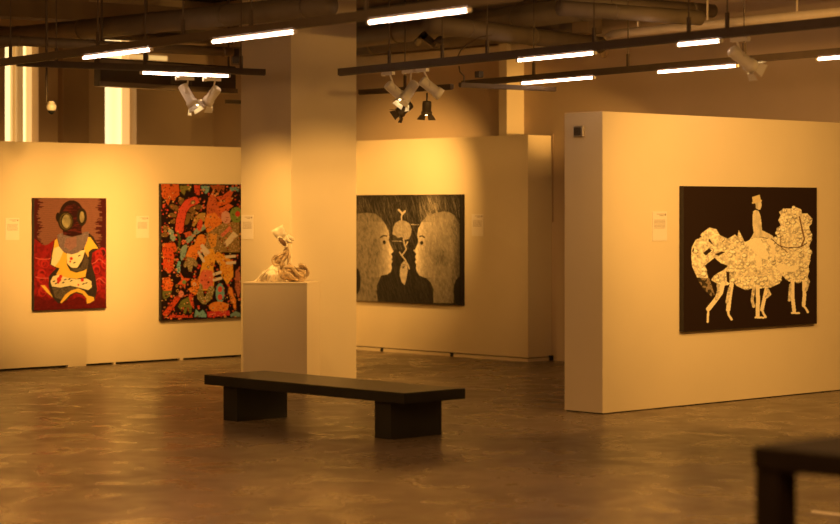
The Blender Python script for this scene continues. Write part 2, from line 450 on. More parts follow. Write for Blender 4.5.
# --- 1: figure with a diving helmet and a patterned robe
P = Pic((34.8, 106, (198.3,198), (310.5,306.2)), 200, 300)
ln = .85+.3*((P.Y*2.2)%1)
P.put(np.ones_like(P.X,bool), (128,84,70), .1, ln)
jl = np.repeat(rng.random(150),2)[:,None]*np.ones((1,200)); jr = np.repeat(rng.random(150),2)[:,None]*np.ones((1,200))
env = 3+4*np.abs(np.sin(P.Y*.16)); 
P.put((P.X < 36+env*(.3+.9*jl)) & (P.Y<244), (72,20,22), .15)
P.put((P.X > 105-(env+3)*(.3+.9*jr)) & (P.Y<262), (72,20,22), .15)
red = (P.Y > 241+4*np.sin((P.X-38)*.22)+ .0*P.X) & (P.X<60) | (P.Y>256-6*np.exp(-((P.X-95)/5)**2)) & (P.X>84) | (P.Y>268)
P.put(red, (135,22,26), .25, .55+.9*smooth_noise(300,200,6,5,3))
for k in range(16):
    cx = 38+rng.random()*16 if k%2 else 92+rng.random()*13; cy = 250+rng.random()*50
    P.put(P.ell(cx,cy,4,4.5) & ~P.ell(cx+.5,cy+.7,2.6,3), (178,40,38), .1)
P.put(red & (P.Y>298+2*np.sin(P.X*.3)), (100,16,18), .2, .75+.5*smooth_noise(300,200,5,5,13))
for yy in (258, 277):
    P.put(P.line([(36+i, yy+3+3*math.cos((i-8)*.35) - 5*math.exp(-((i-8)/5)**2)) for i in range(16)], .8), (205,95,80))
    P.put(P.line([(92+i, yy+5-5*math.exp(-((i-7)/4)**2)) for i in range(15)], .8), (205,95,80))
P.put(P.poly([(52,250),(55,240),(60,236),(88,232),(93,236),(99,247),(92,252),(91,262),(95,275),(97,288),(94,300),(84,294),(74,292),(66,300),(58,303),(52,296),(49,286),(49,276),(56,268),(50,264)]), (52,42,38), .5)
Yl = (236,190,74)
P.put(P.poly([(85.5,236),(90,236.5),(98,247.5),(92,248),(88.5,251),(88,257),(84.5,250),(83,245)]), Yl)
P.put(P.poly([(55,240),(57,238),(59,246),(64,252),(68,254),(66,262),(60,268),(54,266),(52,256)]), Yl)
P.put(P.poly([(66,253),(66.5,264),(70,270),(76,272),(83,270),(86.5,268),(85,276),(76,278),(66,277),(56,274),(60,267)]), Yl)
cream = (236,222,176)
P.put(P.poly([(54,248),(59,246),(63,251),(60,259),(55,266),(51,264)]), cream, .1)
P.put(P.poly([(67,253),(76,251),(85,249),(82,259),(77,267),(71,267),(67,263)]), cream, .1)
P.put(P.poly([(85,252),(88.5,260),(87,268),(79,270),(82,263)]), (84,70,58), .6)
P.put(P.poly([(70,268),(77,268),(84,265),(82,270),(74,271)]), (90,78,64), .7)
P.put(P.poly([(50.5,281),(53,276),(59,274),(66,277),(76,278.5),(86,277.5),(91,280),(91.5,286),(88,289),(80,287),(70,285),(60,287),(52,286)]), cream, .12)
P.put(P.poly([(52,287),(62,287.5),(72,286),(82,288),(74,289.5),(68,292),(62,299),(55,297)]), (92,80,66), .8)
for (x,y,r) in ((59,279,2.2),(60.5,276,1.6),(58,282,1.2),(71,258,1.5),(82,279,1.6),(78,284,.9),(70,261,.9)): P.put(P.ell(x,y,r,r*1.1), (200,52,40), .1)
for (x,y) in ((65,279),(69,278.5),(71,280),(54,281),(56,283),(83,283),(86,282),(74,262),(79,255),(63,282)): P.put(P.ell(x,y,1.5,.6,-25), (60,52,40))
P.put(P.poly([(60,302),(65,294),(71,289.5),(78,287.5),(84,290),(88,294.5),(93.5,296),(94,299),(90,301.5),(86.5,302.5),(86,297),(82,292.5),(76,291),(70,293.5),(65,299),(61.5,302.5)]), Yl)
P.put(P.poly([(41,285),(45,285),(49,290),(53,297),(47,292)]), Yl)
P.put(P.poly([(57,234.5),(62,232.5),(70,236),(80,234),(84,231.5),(89,231),(87,240),(84,247),(78,252),(71,254),(64,252),(59,245)]), (122,104,108), .6)
P.put(P.poly([(66,238),(76,236),(76,246),(70,250),(64,246)]), (142,104,104), .5)
sl = .5+1.2*(smooth_noise(300,200,2,14,8)>.6)
P.put(P.ell(71.5,217,12.6,17) | P.poly([(62,226),(81,226),(81.5,234),(72,236.5),(63,234.5)]), (66,20,18), .2, sl)
P.put(P.ell(71.5,217,12.6,17) & ~P.ell(72.5,219,11,15.5), (40,18,12), .2)
P.put(P.ell(58,217,2.2,4.6), (34,20,14))
P.put(P.ell(65.5,221,7.6,9.6), (40,32,20), .3); P.put(P.ell(65.8,221,6,8)&~P.ell(65.8,221,5.4,7.4), (110,90,50))
P.put(P.ell(66.2,221,4.3,6.6), (150,140,104), .2, .45+1.0*smooth_noise(300,200,9,7,5))
P.put(P.ell(81.5,216.6,5,8.8), (40,30,20), .3); P.put(P.ell(81.6,216.6,2.3,5.6), (140,126,90), .2, .5+.9*smooth_noise(300,200,9,7,6))
P.c *= .8
a0, a1 = on_b(33.8, 20.2), on_b(106.4, 20.2)
p = (a0, 20.2); Ht = zof(p,197.8)-zof(p,311.0)
hang('painting', 'tall red painting of a robed figure wearing a diving helmet, on the left wall', P, a1-a0, Ht, (a0, 20.25), 0, zof(p,311))

# --- 2: folk style creatures on black
P = Pic((161, 252, (184,184), (320.3,316.5)), 260, 380)
P.put(np.ones_like(P.X,bool), (34,18,14), .2)
r2 = np.random.default_rng(5)
for _ in range(520):
    x, y = 161+r2.random()*91, 184+r2.random()*136; r = r2.uniform(.45,1.25)
    P.put(P.ell(x,y,r,r), [(214,66,48),(196,90,60),(228,120,84),(170,56,44)][r2.integers(4)])
def q(i, pts):     # crop coordinates to photograph coordinates
    k, ox, oy = ((7.28,156,180),(7.08,156,248))[i]
    return [(ox+x/k, oy+y/k) for x,y in pts]
def dots(m, n, col, r0, r1, seed):
    rr = np.random.default_rng(seed); ys, xs = np.nonzero(m)
    if len(ys)==0: return
    for _ in range(n):
        k = rr.integers(len(ys)); x, y = P.X[ys[k],xs[k]], P.Y[ys[k],xs[k]]
        P.put(P.ell(x,y,rr.uniform(r0,r1),rr.uniform(r0,r1)) & m, col)
def shape(m, col, dn=0, dc=(60,20,10), edge=True, seed=1):
    P.put(m, col, .1)
    if dn: dots(m, dn, dc, .3, .6, seed)
OR=(222,104,44); RD=(214,70,48); YE=(238,176,70); OL=(122,116,56); BL=(120,160,160); PK=(228,130,104); TAN=(176,140,84); WH=(226,206,176)
shape(P.poly(q(0,[(38,30),(160,30),(165,110),(140,130),(125,170),(105,130),(85,190),(60,140),(40,120)])), (196,92,40), 30)
shape(P.poly(q(0,[(165,40),(250,40),(240,90),(215,70),(200,110),(175,85)])), OL, 10)
shape(P.poly(q(0,[(270,35),(315,35),(310,95),(290,110),(275,80)])), (196,70,50), 8)
shape(P.poly(q(0,[(318,40),(385,40),(375,85),(355,100),(335,80)])), BL, 10)
shape(P.poly(q(0,[(385,35),(500,35),(490,80),(470,60),(450,95),(430,60),(415,75)])), (160,84,44), 10)
shape(P.poly(q(0,[(530,50),(605,45),(600,80),(570,70),(545,80)])), BL, 8)
for (cx,cy,rx,ry,rt) in ((130,200,38,20,25),(120,255,30,16,10),(128,300,30,16,-10),(235,260,40,18,20),(240,210,30,14,-20),(300,195,32,18,0),(262,228,34,16,30),(180,155,18,26,20),(215,290,24,34,10),(60,400,26,16,0),(70,350,22,14,0)):
    x,y = q(0,[(cx,cy)])[0]; shape(P.ell(x,y,rx/7.28,ry/7.28,rt), (128,96,52), 4)
m = P.line(q(0,[(165,360),(170,300),(190,220),(225,170),(275,150)]), 8.2); P.put(P.line(q(0,[(165,360),(170,300),(190,220),(225,170),(275,150)]), 9.4), (30,10,8)); shape(m, (222,84,62), 50, (150,40,30))
x,y = q(0,[(262,160)])[0]; P.put(P.ell(x,y,2.6,2,-20), (110,96,70))
P.put(P.line(q(0,[(152,385),(168,430),(160,490),(150,524)]), 2), (86,96,50))
for (cx,cy,rt) in ((105,380,60),(118,420,70),(300,365,-40),(335,345,-30),(240,425,-50),(195,505,-60)):
    x,y = q(0,[(cx,cy)])[0]; shape(P.ell(x,y,5.6 if cx>150 else 3.4,2.6,rt), (150,170,160), 6, (70,90,90))
shape(P.poly(q(0,[(415,60),(420,110),(440,150),(455,200),(480,250),(475,300),(365,300),(362,190),(380,120),(400,90)])), (206,102,60), 40)
for yy,cc in ((110,(206,92,52)),(150,OR),(195,(226,110,60))):
    shape(P.poly(q(0,[(430,yy+10),(480,yy),(520,yy-30),(560,yy-10 if yy>150 else yy-30),(545,yy+5),(500,yy+25),(455,yy+40)])), cc, 10)
shape(P.poly(q(0,[(360,250),(420,235),(475,290),(470,350),(420,390),(365,380),(345,320)])), (236,140,60), 30, (200,70,40))
shape(P.poly(q(0,[(255,330),(275,270),(310,240),(355,235),(350,300),(300,300),(270,340)])), (190,150,80), 10)
x,y = q(0,[(312,325)])[0]; shape(P.ell(x,y,2.6,6,10), (226,90,60), 4)
tm = P.poly(q(0,[(360,390),(480,310),(605,290),(608,524),(350,524)])); shape(tm, (150,122,74), 0); dots(tm, 200, (206,170,120), .35,.6, 3)
shape(P.poly(q(0,[(465,395),(530,330),(550,350),(480,415)])), PK, 8, (180,70,50)); shape(P.poly(q(0,[(485,460),(560,370),(595,400),(510,485)])), (236,216,190), 8, (190,120,80))
x,y = q(0,[(505,270)])[0]; shape(P.ell(x,y,5,6.4,-10), (226,166,150), 16, (170,60,60))
x,y = q(0,[(582,250)])[0]; shape(P.ell(x,y,6.5,7.8), (130,150,70), 12); shape(P.ell(x+1.4,y-1,2.6,2.8), RD, 0)
shape(P.poly(q(0,[(375,385),(440,390),(430,480),(395,495),(375,440)])), (226,158,70), 12)
m = P.line(q(0,[(300,500),(325,430)]), 10); shape(m, (240,150,60), 30, (220,90,50))
shape(P.poly(q(0,[(195,385),(245,370),(260,400),(215,415)])), (206,96,60), 8)
shape(P.poly(q(0,[(45,460),(130,455),(150,500),(140,524),(45,524)])), (210,92,44), 24)
# lower half
shape(P.poly(q(1,[(45,0),(110,0),(125,60),(120,140),(95,180),(50,150)])), (216,84,42), 40)
shape(P.poly(q(1,[(45,210),(90,205),(120,250),(105,300),(60,305),(45,290)])), (228,110,48), 30)
shape(P.poly(q(1,[(45,300),(110,300),(95,340),(60,360),(45,350)])), (110,110,56), 8)
shape(P.poly(q(1,[(185,0),(215,0),(200,60),(175,90),(165,60)])), (140,170,165), 8); shape(P.poly(q(1,[(150,90),(168,95),(165,160),(150,175),(138,150)])), (120,180,190), 8)
shape(P.line(q(1,[(240,70),(262,15)]), 11), (238,140,56), 14)
hand = P.poly(q(1,[(215,60),(265,70),(290,110),(280,135),(255,120),(245,170),(225,160),(215,125),(200,140),(188,120)])); shape(hand, (150,130,90), 0); dots(hand, 40, (206,180,130), .3,.5, 9)
body = P.poly(q(1,[(350,10),(400,0),(420,60),(400,140),(405,250),(400,300),(280,300),(300,200),(320,110)])); shape(body, (240,176,66), 60, (206,110,50))
shape(P.poly(q(1,[(310,170),(330,150),(395,160),(400,290),(290,290)])), (230,120,92), 24, (190,70,60))
u_ = P.line(q(1,[(300,270),(310,350),(335,375),(365,350),(385,290)]), 6.5); shape(u_, (140,124,76), 0); dots(u_, 70, (220,206,160), .3,.55, 12)
shape(P.poly(q(1,[(240,235),(270,215),(275,240),(305,190),(300,280),(275,335),(240,310),(218,290),(245,275)])), (240,140,52), 30)
x,y = q(1,[(265,255)])[0]; P.put(P.ell(x,y,1.8,1.8)&~P.ell(x,y,1,1), WH)
shape(P.poly(q(1,[(400,60),(430,20),(480,50),(540,90),(545,200),(520,230),(500,260),(480,225),(455,190),(445,120)])), (240,172,62), 70, (206,100,40))
for pts in ([(298,30),(330,90)],[(318,15),(345,45)],[(495,60),(555,55)],[(500,105),(555,100)],[(405,185),(450,170)],[(405,225),(455,212)]): P.put(P.line(q(1,pts), 2.9), (232,214,196))
P.put(P.line(q(0,[(330,480),(370,524)]), 4), (230,210,196))
star = P.poly(q(1,[(165,170),(190,210),(240,215),(205,245),(200,290),(175,260),(145,255),(175,225)])); shape(star, (226,96,50), 8); x,y=q(1,[(193,240)])[0]; P.put(P.ell(x,y,2,2), (120,150,90))
shape(P.line(q(1,[(65,465),(150,350)]), 5), (208,76,40), 30); x,y = q(1,[(172,325)])[0]; shape(P.ell(x,y,2.7,3.4), (226,140,120), 4)
shape(P.poly(q(1,[(150,410),(175,370),(220,345),(250,370),(245,460),(230,460),(220,410),(205,460),(190,460),(190,410),(170,440)])), (116,120,56), 14)
shape(P.poly(q(1,[(225,340),(245,325),(262,400),(262,430),(240,400)])), (220,90,60), 8)
x,y = q(1,[(448,318)])[0]; shape(P.ell(x,y,4.4,10), (128,176,180), 6, (60,90,100)); shape(P.ell(x,y-4,2.3,3), (220,90,76)); shape(P.ell(x,y+4,2.3,3), (220,90,76))
x,y = q(1,[(438,415)])[0]; shape(P.ell(x,y,10,5.2), (232,144,60), 20, (206,70,50)); shape(P.poly(q(1,[(355,450),(515,440),(520,475),(360,490)])), (206,60,60), 20, (240,160,110))
shape(P.poly(q(1,[(510,270),(535,280),(545,330),(565,370),(565,430),(545,425),(540,390),(525,390),(520,350),(505,310)])), (236,146,66), 14)
shape(P.poly(q(1,[(265,485),(275,430),(300,455),(325,435),(350,470),(350,490)])), (126,176,180), 6); shape(P.poly(q(1,[(80,490),(100,470),(250,478),(255,492)])), (206,70,50), 14)
shape(P.poly(q(1,[(560,160),(590,130),(600,300),(580,350),(555,280)])), (190,110,80), 24); shape(P.poly(q(1,[(520,470),(560,445),(605,465),(605,485),(525,488)])), (120,150,150), 6)
for x0 in (212,):                       # far side of the picture, hidden behind the column
    for k in range(14):
        shape(P.ell(246+r2.random()*6, 190+k*9, 3, 4.5, r2.random()*90), [OR,RD,YE,OL,BL][k%5], 4)
for k in range(480):
    x, y = 161+r2.random()*91, 184+r2.random()*136; w_ = r2.uniform(.35,.75)
    P.put(P.ell(x,y,w_,w_), [(60,22,12),(240,190,120),(44,20,12),(226,110,70),(150,60,40),(210,190,150)][r2.integers(6)])
    if k%3 == 0: P.put(P.ell(x,y,w_*1.9,w_*1.9)&~P.ell(x,y,w_*1.3,w_*1.3), [(50,20,10),(236,180,110)][k%2])
P.c *= .85
a0 = on_b(161, 20.2); a1 = on_b(252, 20.2); p = (a0, 20.2); Ht = zof(p,183.5)-zof(p,321)
hang('painting', 'crowded multicoloured folk style painting of creatures and dots, partly behind the column', P, a1-a0, Ht, (a0, 20.25), 0, zof(p,321))

# --- 3: two facing heads drawn in fine light strokes
P = Pic((345, 463, (195.7,194.6), (301.3,305.5)), 330, 300)
st = streaks(P, 1500, 5, 25, 14, 46, 4); st2 = streaks(P, 700, -20, -4, 10, 30, 6); fine = streaks(P, 5200, -5, 35, 4, 12, 9)
base = .05+.0*P.X
lum = .018+.05*st*(P.Y<250)+.02*st+.05*st2*(P.Y<218)+.012*fine
lum += .18*np.exp(-((P.X-434)/9)**2)*(P.Y<222)*(.4+.8*st) 
def q3(i, pts):
    oy = (190,246)[i]; return [(354+x/7.5, oy+y/7.5) for x,y in pts]
HL = q3(0,[(-90,190),(40,180),(110,172),(170,180),(220,215),(250,260),(275,310),(280,350),(275,375),(285,410),(305,450)])+q3(1,[(314,42),(292,64),(304,84),(296,104),(305,120),(294,140),(300,170),(290,200),(265,218),(215,228),(205,260),(185,300),(182,350),(195,430),(-90,430)])
HR = q3(0,[(770,195),(740,172),(690,160),(620,175),(560,200),(525,240),(500,290),(493,335),(500,380),(495,410),(475,450)])+q3(1,[(462,32),(486,62),(476,84),(484,104),(475,122),(487,140),(482,170),(492,200),(510,225),(560,245),(595,280),(612,330),(612,430),(760,430),(765,300),(775,255),(810,225),(815,30)])+q3(0,[(815,420),(800,260)])
ml, mr = P.poly(HL), P.poly(HR)
tx = .65+.35*fine+.2*np.clip(st+st2,0,1)+.3*smooth_noise(300,330,9,5,2)
rim_l = np.exp(-np.abs(P.X-393)/6)*(P.Y>222)*(P.Y<278); rim_r = np.exp(-np.abs(P.X-419)/6)*(P.Y>222)*(P.Y<278)
lum = np.where(ml, (.14+.42*rim_l-.03*np.exp(-((P.X-378)/7)**2-((P.Y-250)/10)**2))*tx, lum)
lum = np.where(mr, (.17+.42*rim_r+.08*np.exp(-((P.X-430)/14)**2-((P.Y-225)/14)**2)-.05*np.exp(-((P.X-441)/8)**2-((P.Y-258)/9)**2))*tx*(1-.5*np.clip((P.X-452)/10,0,1)), lum)
for pts in (q3(0,[(212,360),(235,345),(260,348)]), q3(0,[(512,350),(530,345),(545,358)])): lum[P.line(pts,1.4)] = .03
for c in (q3(0,[(241,395)])[0], q3(0,[(525,398)])[0]): lum[P.ell(c[0],c[1],1.6,2)] = .02
lum[P.ell(*q3(1,[(22,270)])[0], 4.5, 13)] = .02
lum[P.ell(*q3(1,[(815,340)])[0], 7.5, 15)] = .02
lt = .34*(.8+.4*smooth_noise(300,330,5,5,11))
br = P.poly(q3(0,[(310,285),(325,250),(360,230),(400,232),(435,255),(450,295),(445,340),(425,372),(395,375),(375,355),(345,362),(330,345),(305,335)]))
lum = np.where(br, lt*(.75+.4*fine), lum)
for pts,w in ((q3(0,[(375,230),(372,205),(380,180)]),1.1),(q3(0,[(352,150),(372,170),(380,182),(400,160)]),1.8),(q3(0,[(388,370),(395,410),(408,440)])+q3(1,[(408,30),(395,50),(375,75),(400,105),(425,150),(432,175)]),1.1),(q3(0,[(420,392),(408,415)]),1.2),(q3(1,[(360,50),(372,72)]),1.2),(q3(0,[(445,260),(505,262)]),.5),(q3(0,[(300,385),(380,388)]),.4)):
    lum = np.where(P.line(pts,w), .45, lum)
pod = P.poly(q3(1,[(372,140),(395,115),(415,140),(420,190),(410,250),(397,300),(375,275),(360,225),(362,180)]))
lum = np.where(pod, lt*1.1, lum); lum = np.where(P.ell(*q3(1,[(390,155)])[0],2.2,2.6)&(P.w>.5), .04, lum)
lum = np.where(P.X>461.2, .015, lum)
lum = np.where(lum>.12, lum*1.02, lum*.8)
P.c = lum[...,None]*np.array([1.0,.86,.66])*1.3
b0, b1_ = on_a(462, A_M-.05), on_a(345, A_M-.05); p = (A_M-.05, b1_)
zt = zof((A_M-.05,b0),194.3); zb = zof((A_M-.05,b0),305.8)
hang('painting', 'dark drawing of two facing head profiles with a sprouting brain between them', P, b1_-b0, zt-zb, (A_M, b1_), -PI/2, zb)

# --- 4: rider on a horse made of flowers, cream on black
P = Pic((683.5, 817, (186.5,186.8), (331.5,324)), 340, 360)
P.put(np.ones_like(P.X,bool), (38,24,16), .08)
def q4(i, pts):
    oy = (182,256)[i]; return [(676+x/5.833, oy+y/5.833) for x,y in pts]
CR = (246,232,198)
tex = .28+.75*smooth_noise(360,340,3,3,21)+.5*smooth_noise(360,340,7,7,22)
def put4(m, k=1.0, t=tex): P.put(m, CR, .12, t*k)
rump = P.poly(q4(0,[(85,430),(88,380),(110,335),(130,330),(140,300),(185,265),(225,275),(245,310),(290,330),(330,305),(345,320),(352,278),(385,345),(395,350),(440,325),(480,320),(520,330),(545,320),(580,325),(575,270),(600,250),(585,220),(600,190),(590,170),(620,150),(660,150),(690,142),(725,155),(730,180),(765,180),(795,210),(790,240),(775,255),(780,290),(792,310),(785,345),(775,370),(785,420),(780,455)])
  +q4(1,[(785,20),(770,60),(775,90),(765,120),(780,150),(760,170),(740,150),(700,150),(650,150),(610,115),(595,160),(540,185),(480,190),(430,190),(390,198),(340,175),(320,150),(290,170),(245,180),(235,165),(195,140),(215,110),(260,85),(290,60),(250,50),(215,15),(190,50),(170,90),(180,130),(200,190),(185,215),(150,180),(120,130),(90,60)]))
put4(rump)
for i in range(150):                   # petals
    ys, xs = np.nonzero(rump); k = r2.integers(len(ys)); x, y = P.X[ys[k],xs[k]], P.Y[ys[k],xs[k]]
    if x < 722 and y < 275 and r2.random() < .5: continue
    r = r2.uniform(1.3,3.4); m = P.ell(x,y,r,r*.8,r2.random()*90)
    put4(m & ~P.ell(x-.3,y-.3,r*.74,r*.56), .55); put4(m & P.ell(x-.3,y-.3,r*.74,r*.56), 1.2)
for pts in ([(150,415),(185,385),(200,400),(165,430)],[(185,330),(215,375),(180,345)],[(255,350),(275,330),(262,352)],[(215,420),(255,405),(275,410),(235,430)],[(90,400),(100,380),(98,420)],[(130,305),(145,320),(128,325)]):
    P.put(P.poly(q4(0,pts)), (50,34,22))
P.put(P.poly(q4(1,[(160,55),(215,10),(250,42),(290,55),(250,85),(200,125),(185,110)])), (38,24,16))
P.put(P.poly(q4(1,[(115,125),(185,130),(215,225),(200,240),(150,190)])), (120,104,80), .5, .25+1.3*(smooth_noise(360,340,5,5,44)>.5))
P.put(P.poly(q4(1,[(280,90),(300,95),(300,160),(285,150)])), (60,42,28))
sm = np.full_like(P.X, .98)
for pts,w0 in (([(262,160),(250,215),(215,265),(180,310)],5.5),([(180,305),(178,345),(176,385)],2.6),([(312,165),(300,240),(292,315)],5.2),([(290,315),(295,345),(312,372)],2.8),
               ([(462,180),(465,260),(462,330),(462,355)],5),([(450,360),(498,362)],2.4),([(515,190),(500,260),(488,315)],4.6),([(488,315),(498,340),(510,358)],2.8),
               ([(672,150),(672,240),(682,325)],4.8),([(668,335),(712,336)],2.4),([(742,150),(745,230),(740,290)],4.8),([(738,290),(755,310),(766,330)],2.8)):
    put4(P.line(q4(1,pts), w0*.8), 1.05, sm)
for pts in ([(235,170),(238,200),(225,250)],[(300,190),(285,270)],[(440,190),(430,260),(440,295)],[(520,195),(535,225),(515,240)],[(660,170),(652,260)],[(770,150),(755,200)]):
    put4(P.line(q4(1,pts), 3), .8)
put4(P.poly(q4(1,[(575,60),(600,45),(650,60),(700,50),(712,75),(680,90),(600,95)])), 1.1, sm)
put4(P.poly(q4(0,[(385,352),(440,325),(480,330),(500,370),(530,420),(520,455),(470,440),(430,390)])), 1.1, sm)
put4(P.poly(q4(1,[(445,0),(485,0),(490,60),(460,70)])), 1.1, sm)
put4(P.poly(q4(0,[(520,330),(555,340),(570,400),(560,450),(545,450),(545,390)])), 1.05, sm)
# the rider
sh = .62+.4*smooth_noise(360,340,10,5,30)
P.put(P.poly(q4(0,[(430,85),(475,70),(480,95),(490,108),(432,125),(428,118),(434,110)])), (214,196,150), .1)
put4(P.poly(q4(0,[(448,120),(482,108),(487,135),(478,158),(462,160),(448,145)])), .8, sh)
P.put(P.poly(q4(0,[(436,125),(450,122),(452,150),(468,160),(445,160),(436,140)])), (46,30,20))
put4(P.poly(q4(0,[(435,170),(450,160),(468,165),(480,195),(486,240),(488,280),(520,295),(550,310),(560,325),(525,328),(485,318),(440,325),(420,332),(440,295),(432,240)])), .95, sh)
P.put(P.line(q4(0,[(545,330),(590,370),(640,383),(720,378),(760,355)]), .9), (70,46,28))
P.put(P.line(q4(0,[(715,200),(730,270),(745,330),(725,375)]), 1.6), (120,92,60)); P.put(P.line(q4(0,[(600,310),(600,375),(640,410)]), .8), (120,92,60))
a0, a1 = on_b(683.3, B_R-.05), on_b(817, B_R-.05); p = (a0, B_R-.05); Ht = zof(p,186)-zof(p,332)
hang('painting', 'square black painting of a cream rider on a flower-covered horse, on the right partition', P, a1-a0, Ht, (a0, B_R), 0, zof(p,332))

# ------------------------------------------------------------------ wall labels
def card(px0, px1, py0, py1, axis, plane, label):
    fn = on_b if axis == 'b' else on_a
    u0, u1 = fn(px0, plane), fn(px1, plane)
    pt = (u0, plane) if axis == 'b' else (plane, u0)
    z0, z1 = zof(pt, py1), zof(pt, py0); W = abs(u1-u0); H = z1-z0
    t = thing('wall_label', label, 'label', (pt[0], pt[1], z0), 0 if axis == 'b' else -PI/2, 'caption cards beside the artworks')
    obj('card', B(0, W, -.006, -.0005, 0, H), M['paper'], t)
    bm = bmesh.new()
    for i, (x0, x1, y) in enumerate([(.30,.80,.90),(.48,.76,.85)]+[(.12,.88,.70-.045*k) for k in range(7)]):
        if i > 1:            # broken lines of tiny unreadable text
            x = x0
            while x < x1-.02:
                w = random.uniform(.05,.14); box(bm, x*W, min(x+w,x1)*W, -.0072, -.006, y*H, (y+.018)*H); x += w+.02
        else: box(bm, x0*W, x1*W, -.0072, -.006, y*H, (y+.022)*H)
    box(bm, .83*W, .93*W, -.0072, -.006, .86*H, .93*H)
    obj('printed_text', bm, M['ink'], t)
card(5, 19, 218, 240, 'b', 20.25, 'small white caption card at the far left, left of the diving helmet painting')
card(136, 148.5, 216, 238, 'b', 20.25, 'small white caption card between the diving helmet painting and the folk style painting')
card(241.8, 253.5, 215, 239, 'a', CX0, 'small white caption card on the left face of the big column')
card(472, 483.5, 214, 236, 'a', A_M, 'small white caption card right of the two facing heads')
card(652, 666.5, 211.5, 241, 'b', B_R, 'small white caption card left of the rider painting on the right partition')
# sensor on the end of the right partition
bb = on_a(584.5, A_R0-.0); pt = (A_R0, bb)
t = thing('wall_sensor', 'small square dark sensor with pale rim high on the end of the right partition', 'sensor', (A_R0, on_a(574.5, A_R0), zof(pt,137)), -PI/2)
Ws = abs(on_a(574.5, A_R0)-bb); Hs = zof(pt,125.5)-zof(pt,137)
bm = bmesh.new(); box(bm, 0, Ws, -.02, 0, 0, Hs, bev=.006)
obj('housing', bm, M['chrome'], t)
obj('face_plate', B(Ws*.12, Ws*.8, -.026, -.02, Hs*.15, Hs*.85), M['dark'], t)

# ------------------------------------------------------------------ suspended tracks, tube lamps, spotlights
TRZ = 3.16
def track(p, q_, label, rods=(), w=.045, h=.06, roddrop=None):
    p = Vector(p); q_ = Vector(q_)
    t = thing('lighting_track', label, 'track', p, 0, 'suspended lighting tracks')
    bm = bmesh.new(); bar(bm, Vector((0,0,0)), q_-p, w, h); bar(bm, Vector((0,0,-h/2-.004)), q_-p-Vector((0,0,h/2+.004)), w*.45, .008)
    obj('rail', bm, M['track'], t)
    for f in rods:
        c = (q_-p)*f
        bm = bmesh.new(); tube(bm, [c+Vector((0,0,h/2-.002)), c+Vector((0,0,CEIL-p.z))], .006, 6); box(bm, c.x-.012, c.x+.012, c.y-.012, c.y+.012, h/2-.001, h/2+.12)
        obj('hanger_rod', bm, M['track'], t)
    return t
def pt_on(T, px, dz=0.0):        # point of a track seen in pixel column px
    p, q_, h = T; k = (px-420)/F; d = q_-p
    f = lambda v: (CA*v.x-SA*v.y) - k*(SA*v.x+CA*v.y)
    t_ = -f(p)/f(d); c = p+d*t_; c.z += dz; return c
def tube_lamp(T, x0, x1, label, r=.013):
    dz = -(T[2]/2+.009+r*1.25)
    p, q_ = pt_on(T, x0, dz), pt_on(T, x1, dz)
    t = thing('tube_lamp', label, 'lamp', p, 0, 'lit fluorescent tubes under the tracks')
    d = q_-p; u = d.normalized()
    bm = bmesh.new(); tube(bm, [u*.025, d-u*.025], r, 12); obj('glowing_tube', bm, M['tube'], t, True)
    for e in (Vector((0,0,0)), d-u*.025):
        bm = bmesh.new(); tube(bm, [e, e+u*.025], r*1.2, 12); obj('end_cap', bm, M['white'], t)
# T1: near track, three lamps
def mk(pa, pb, h, z=TRZ): return (at(*pa, z), at(*pb, z), h)
T1 = mk((-40,67.5),(520,-5),.06); T2 = mk((340,72),(900,15),.065); T3 = mk((463,83.3),(900,46),.055)
T5 = mk((17,62.5),(264.5,72),.055)
track(T1[0], T1[1], 'longest near track, crossing from the left edge up to the top centre', (.13,.33,.50,.62,.8,.93), w=.055, h=T1[2])
tube_lamp(T1, 83, 152, 'leftmost of the slanting lit tubes, right of the two bright windows')
tube_lamp(T1, 212, 296, 'lit tube just in front of the top of the big column')
tube_lamp(T1, 368, 470, 'lit tube at the top edge right of the big column')
track(T2[0], T2[1], 'track starting at the big column and carrying the cluster of spotlights', (.12,.24,.335,.54,.70,.76), w=.055, h=T2[2])
tube_lamp(T2, 517, 596, 'lit tube upper right of centre, higher of the pair by the slim pillar')
tube_lamp(T2, 677, 722, 'short lit tube under the track just left of the single spotlight')
track(T3[0], T3[1], 'farther track with three lit tubes over the right partition', (.20,.44,.7,.9), w=.05, h=T3[2])
tube_lamp(T3, 521, 595, 'lower of the pair of lit tubes in front of the slim pillar')
tube_lamp(T3, 657, 738, 'lit tube ending behind the single spotlight at upper right')
tube_lamp(T3, 817, 880, 'lit tube cut by the right edge')
track(at(460,84.5,TRZ-.12), at(555,89,TRZ-.12), 'short track stub crossing in front of the slim pillar', (), w=.045, h=.04)
track(atY(360,92,22.8), atY(452,86.5,21.8), 'short far track behind the cluster of spotlights', (.5,), w=.05, h=.05)
track(T5[0], T5[1], 'left track ending at the big column with two white spotlights', (.15,.5,.9), w=.05, h=T5[2])
tube_lamp(T5, 140, 230, 'lit tube at left directly above the two white spotlights')

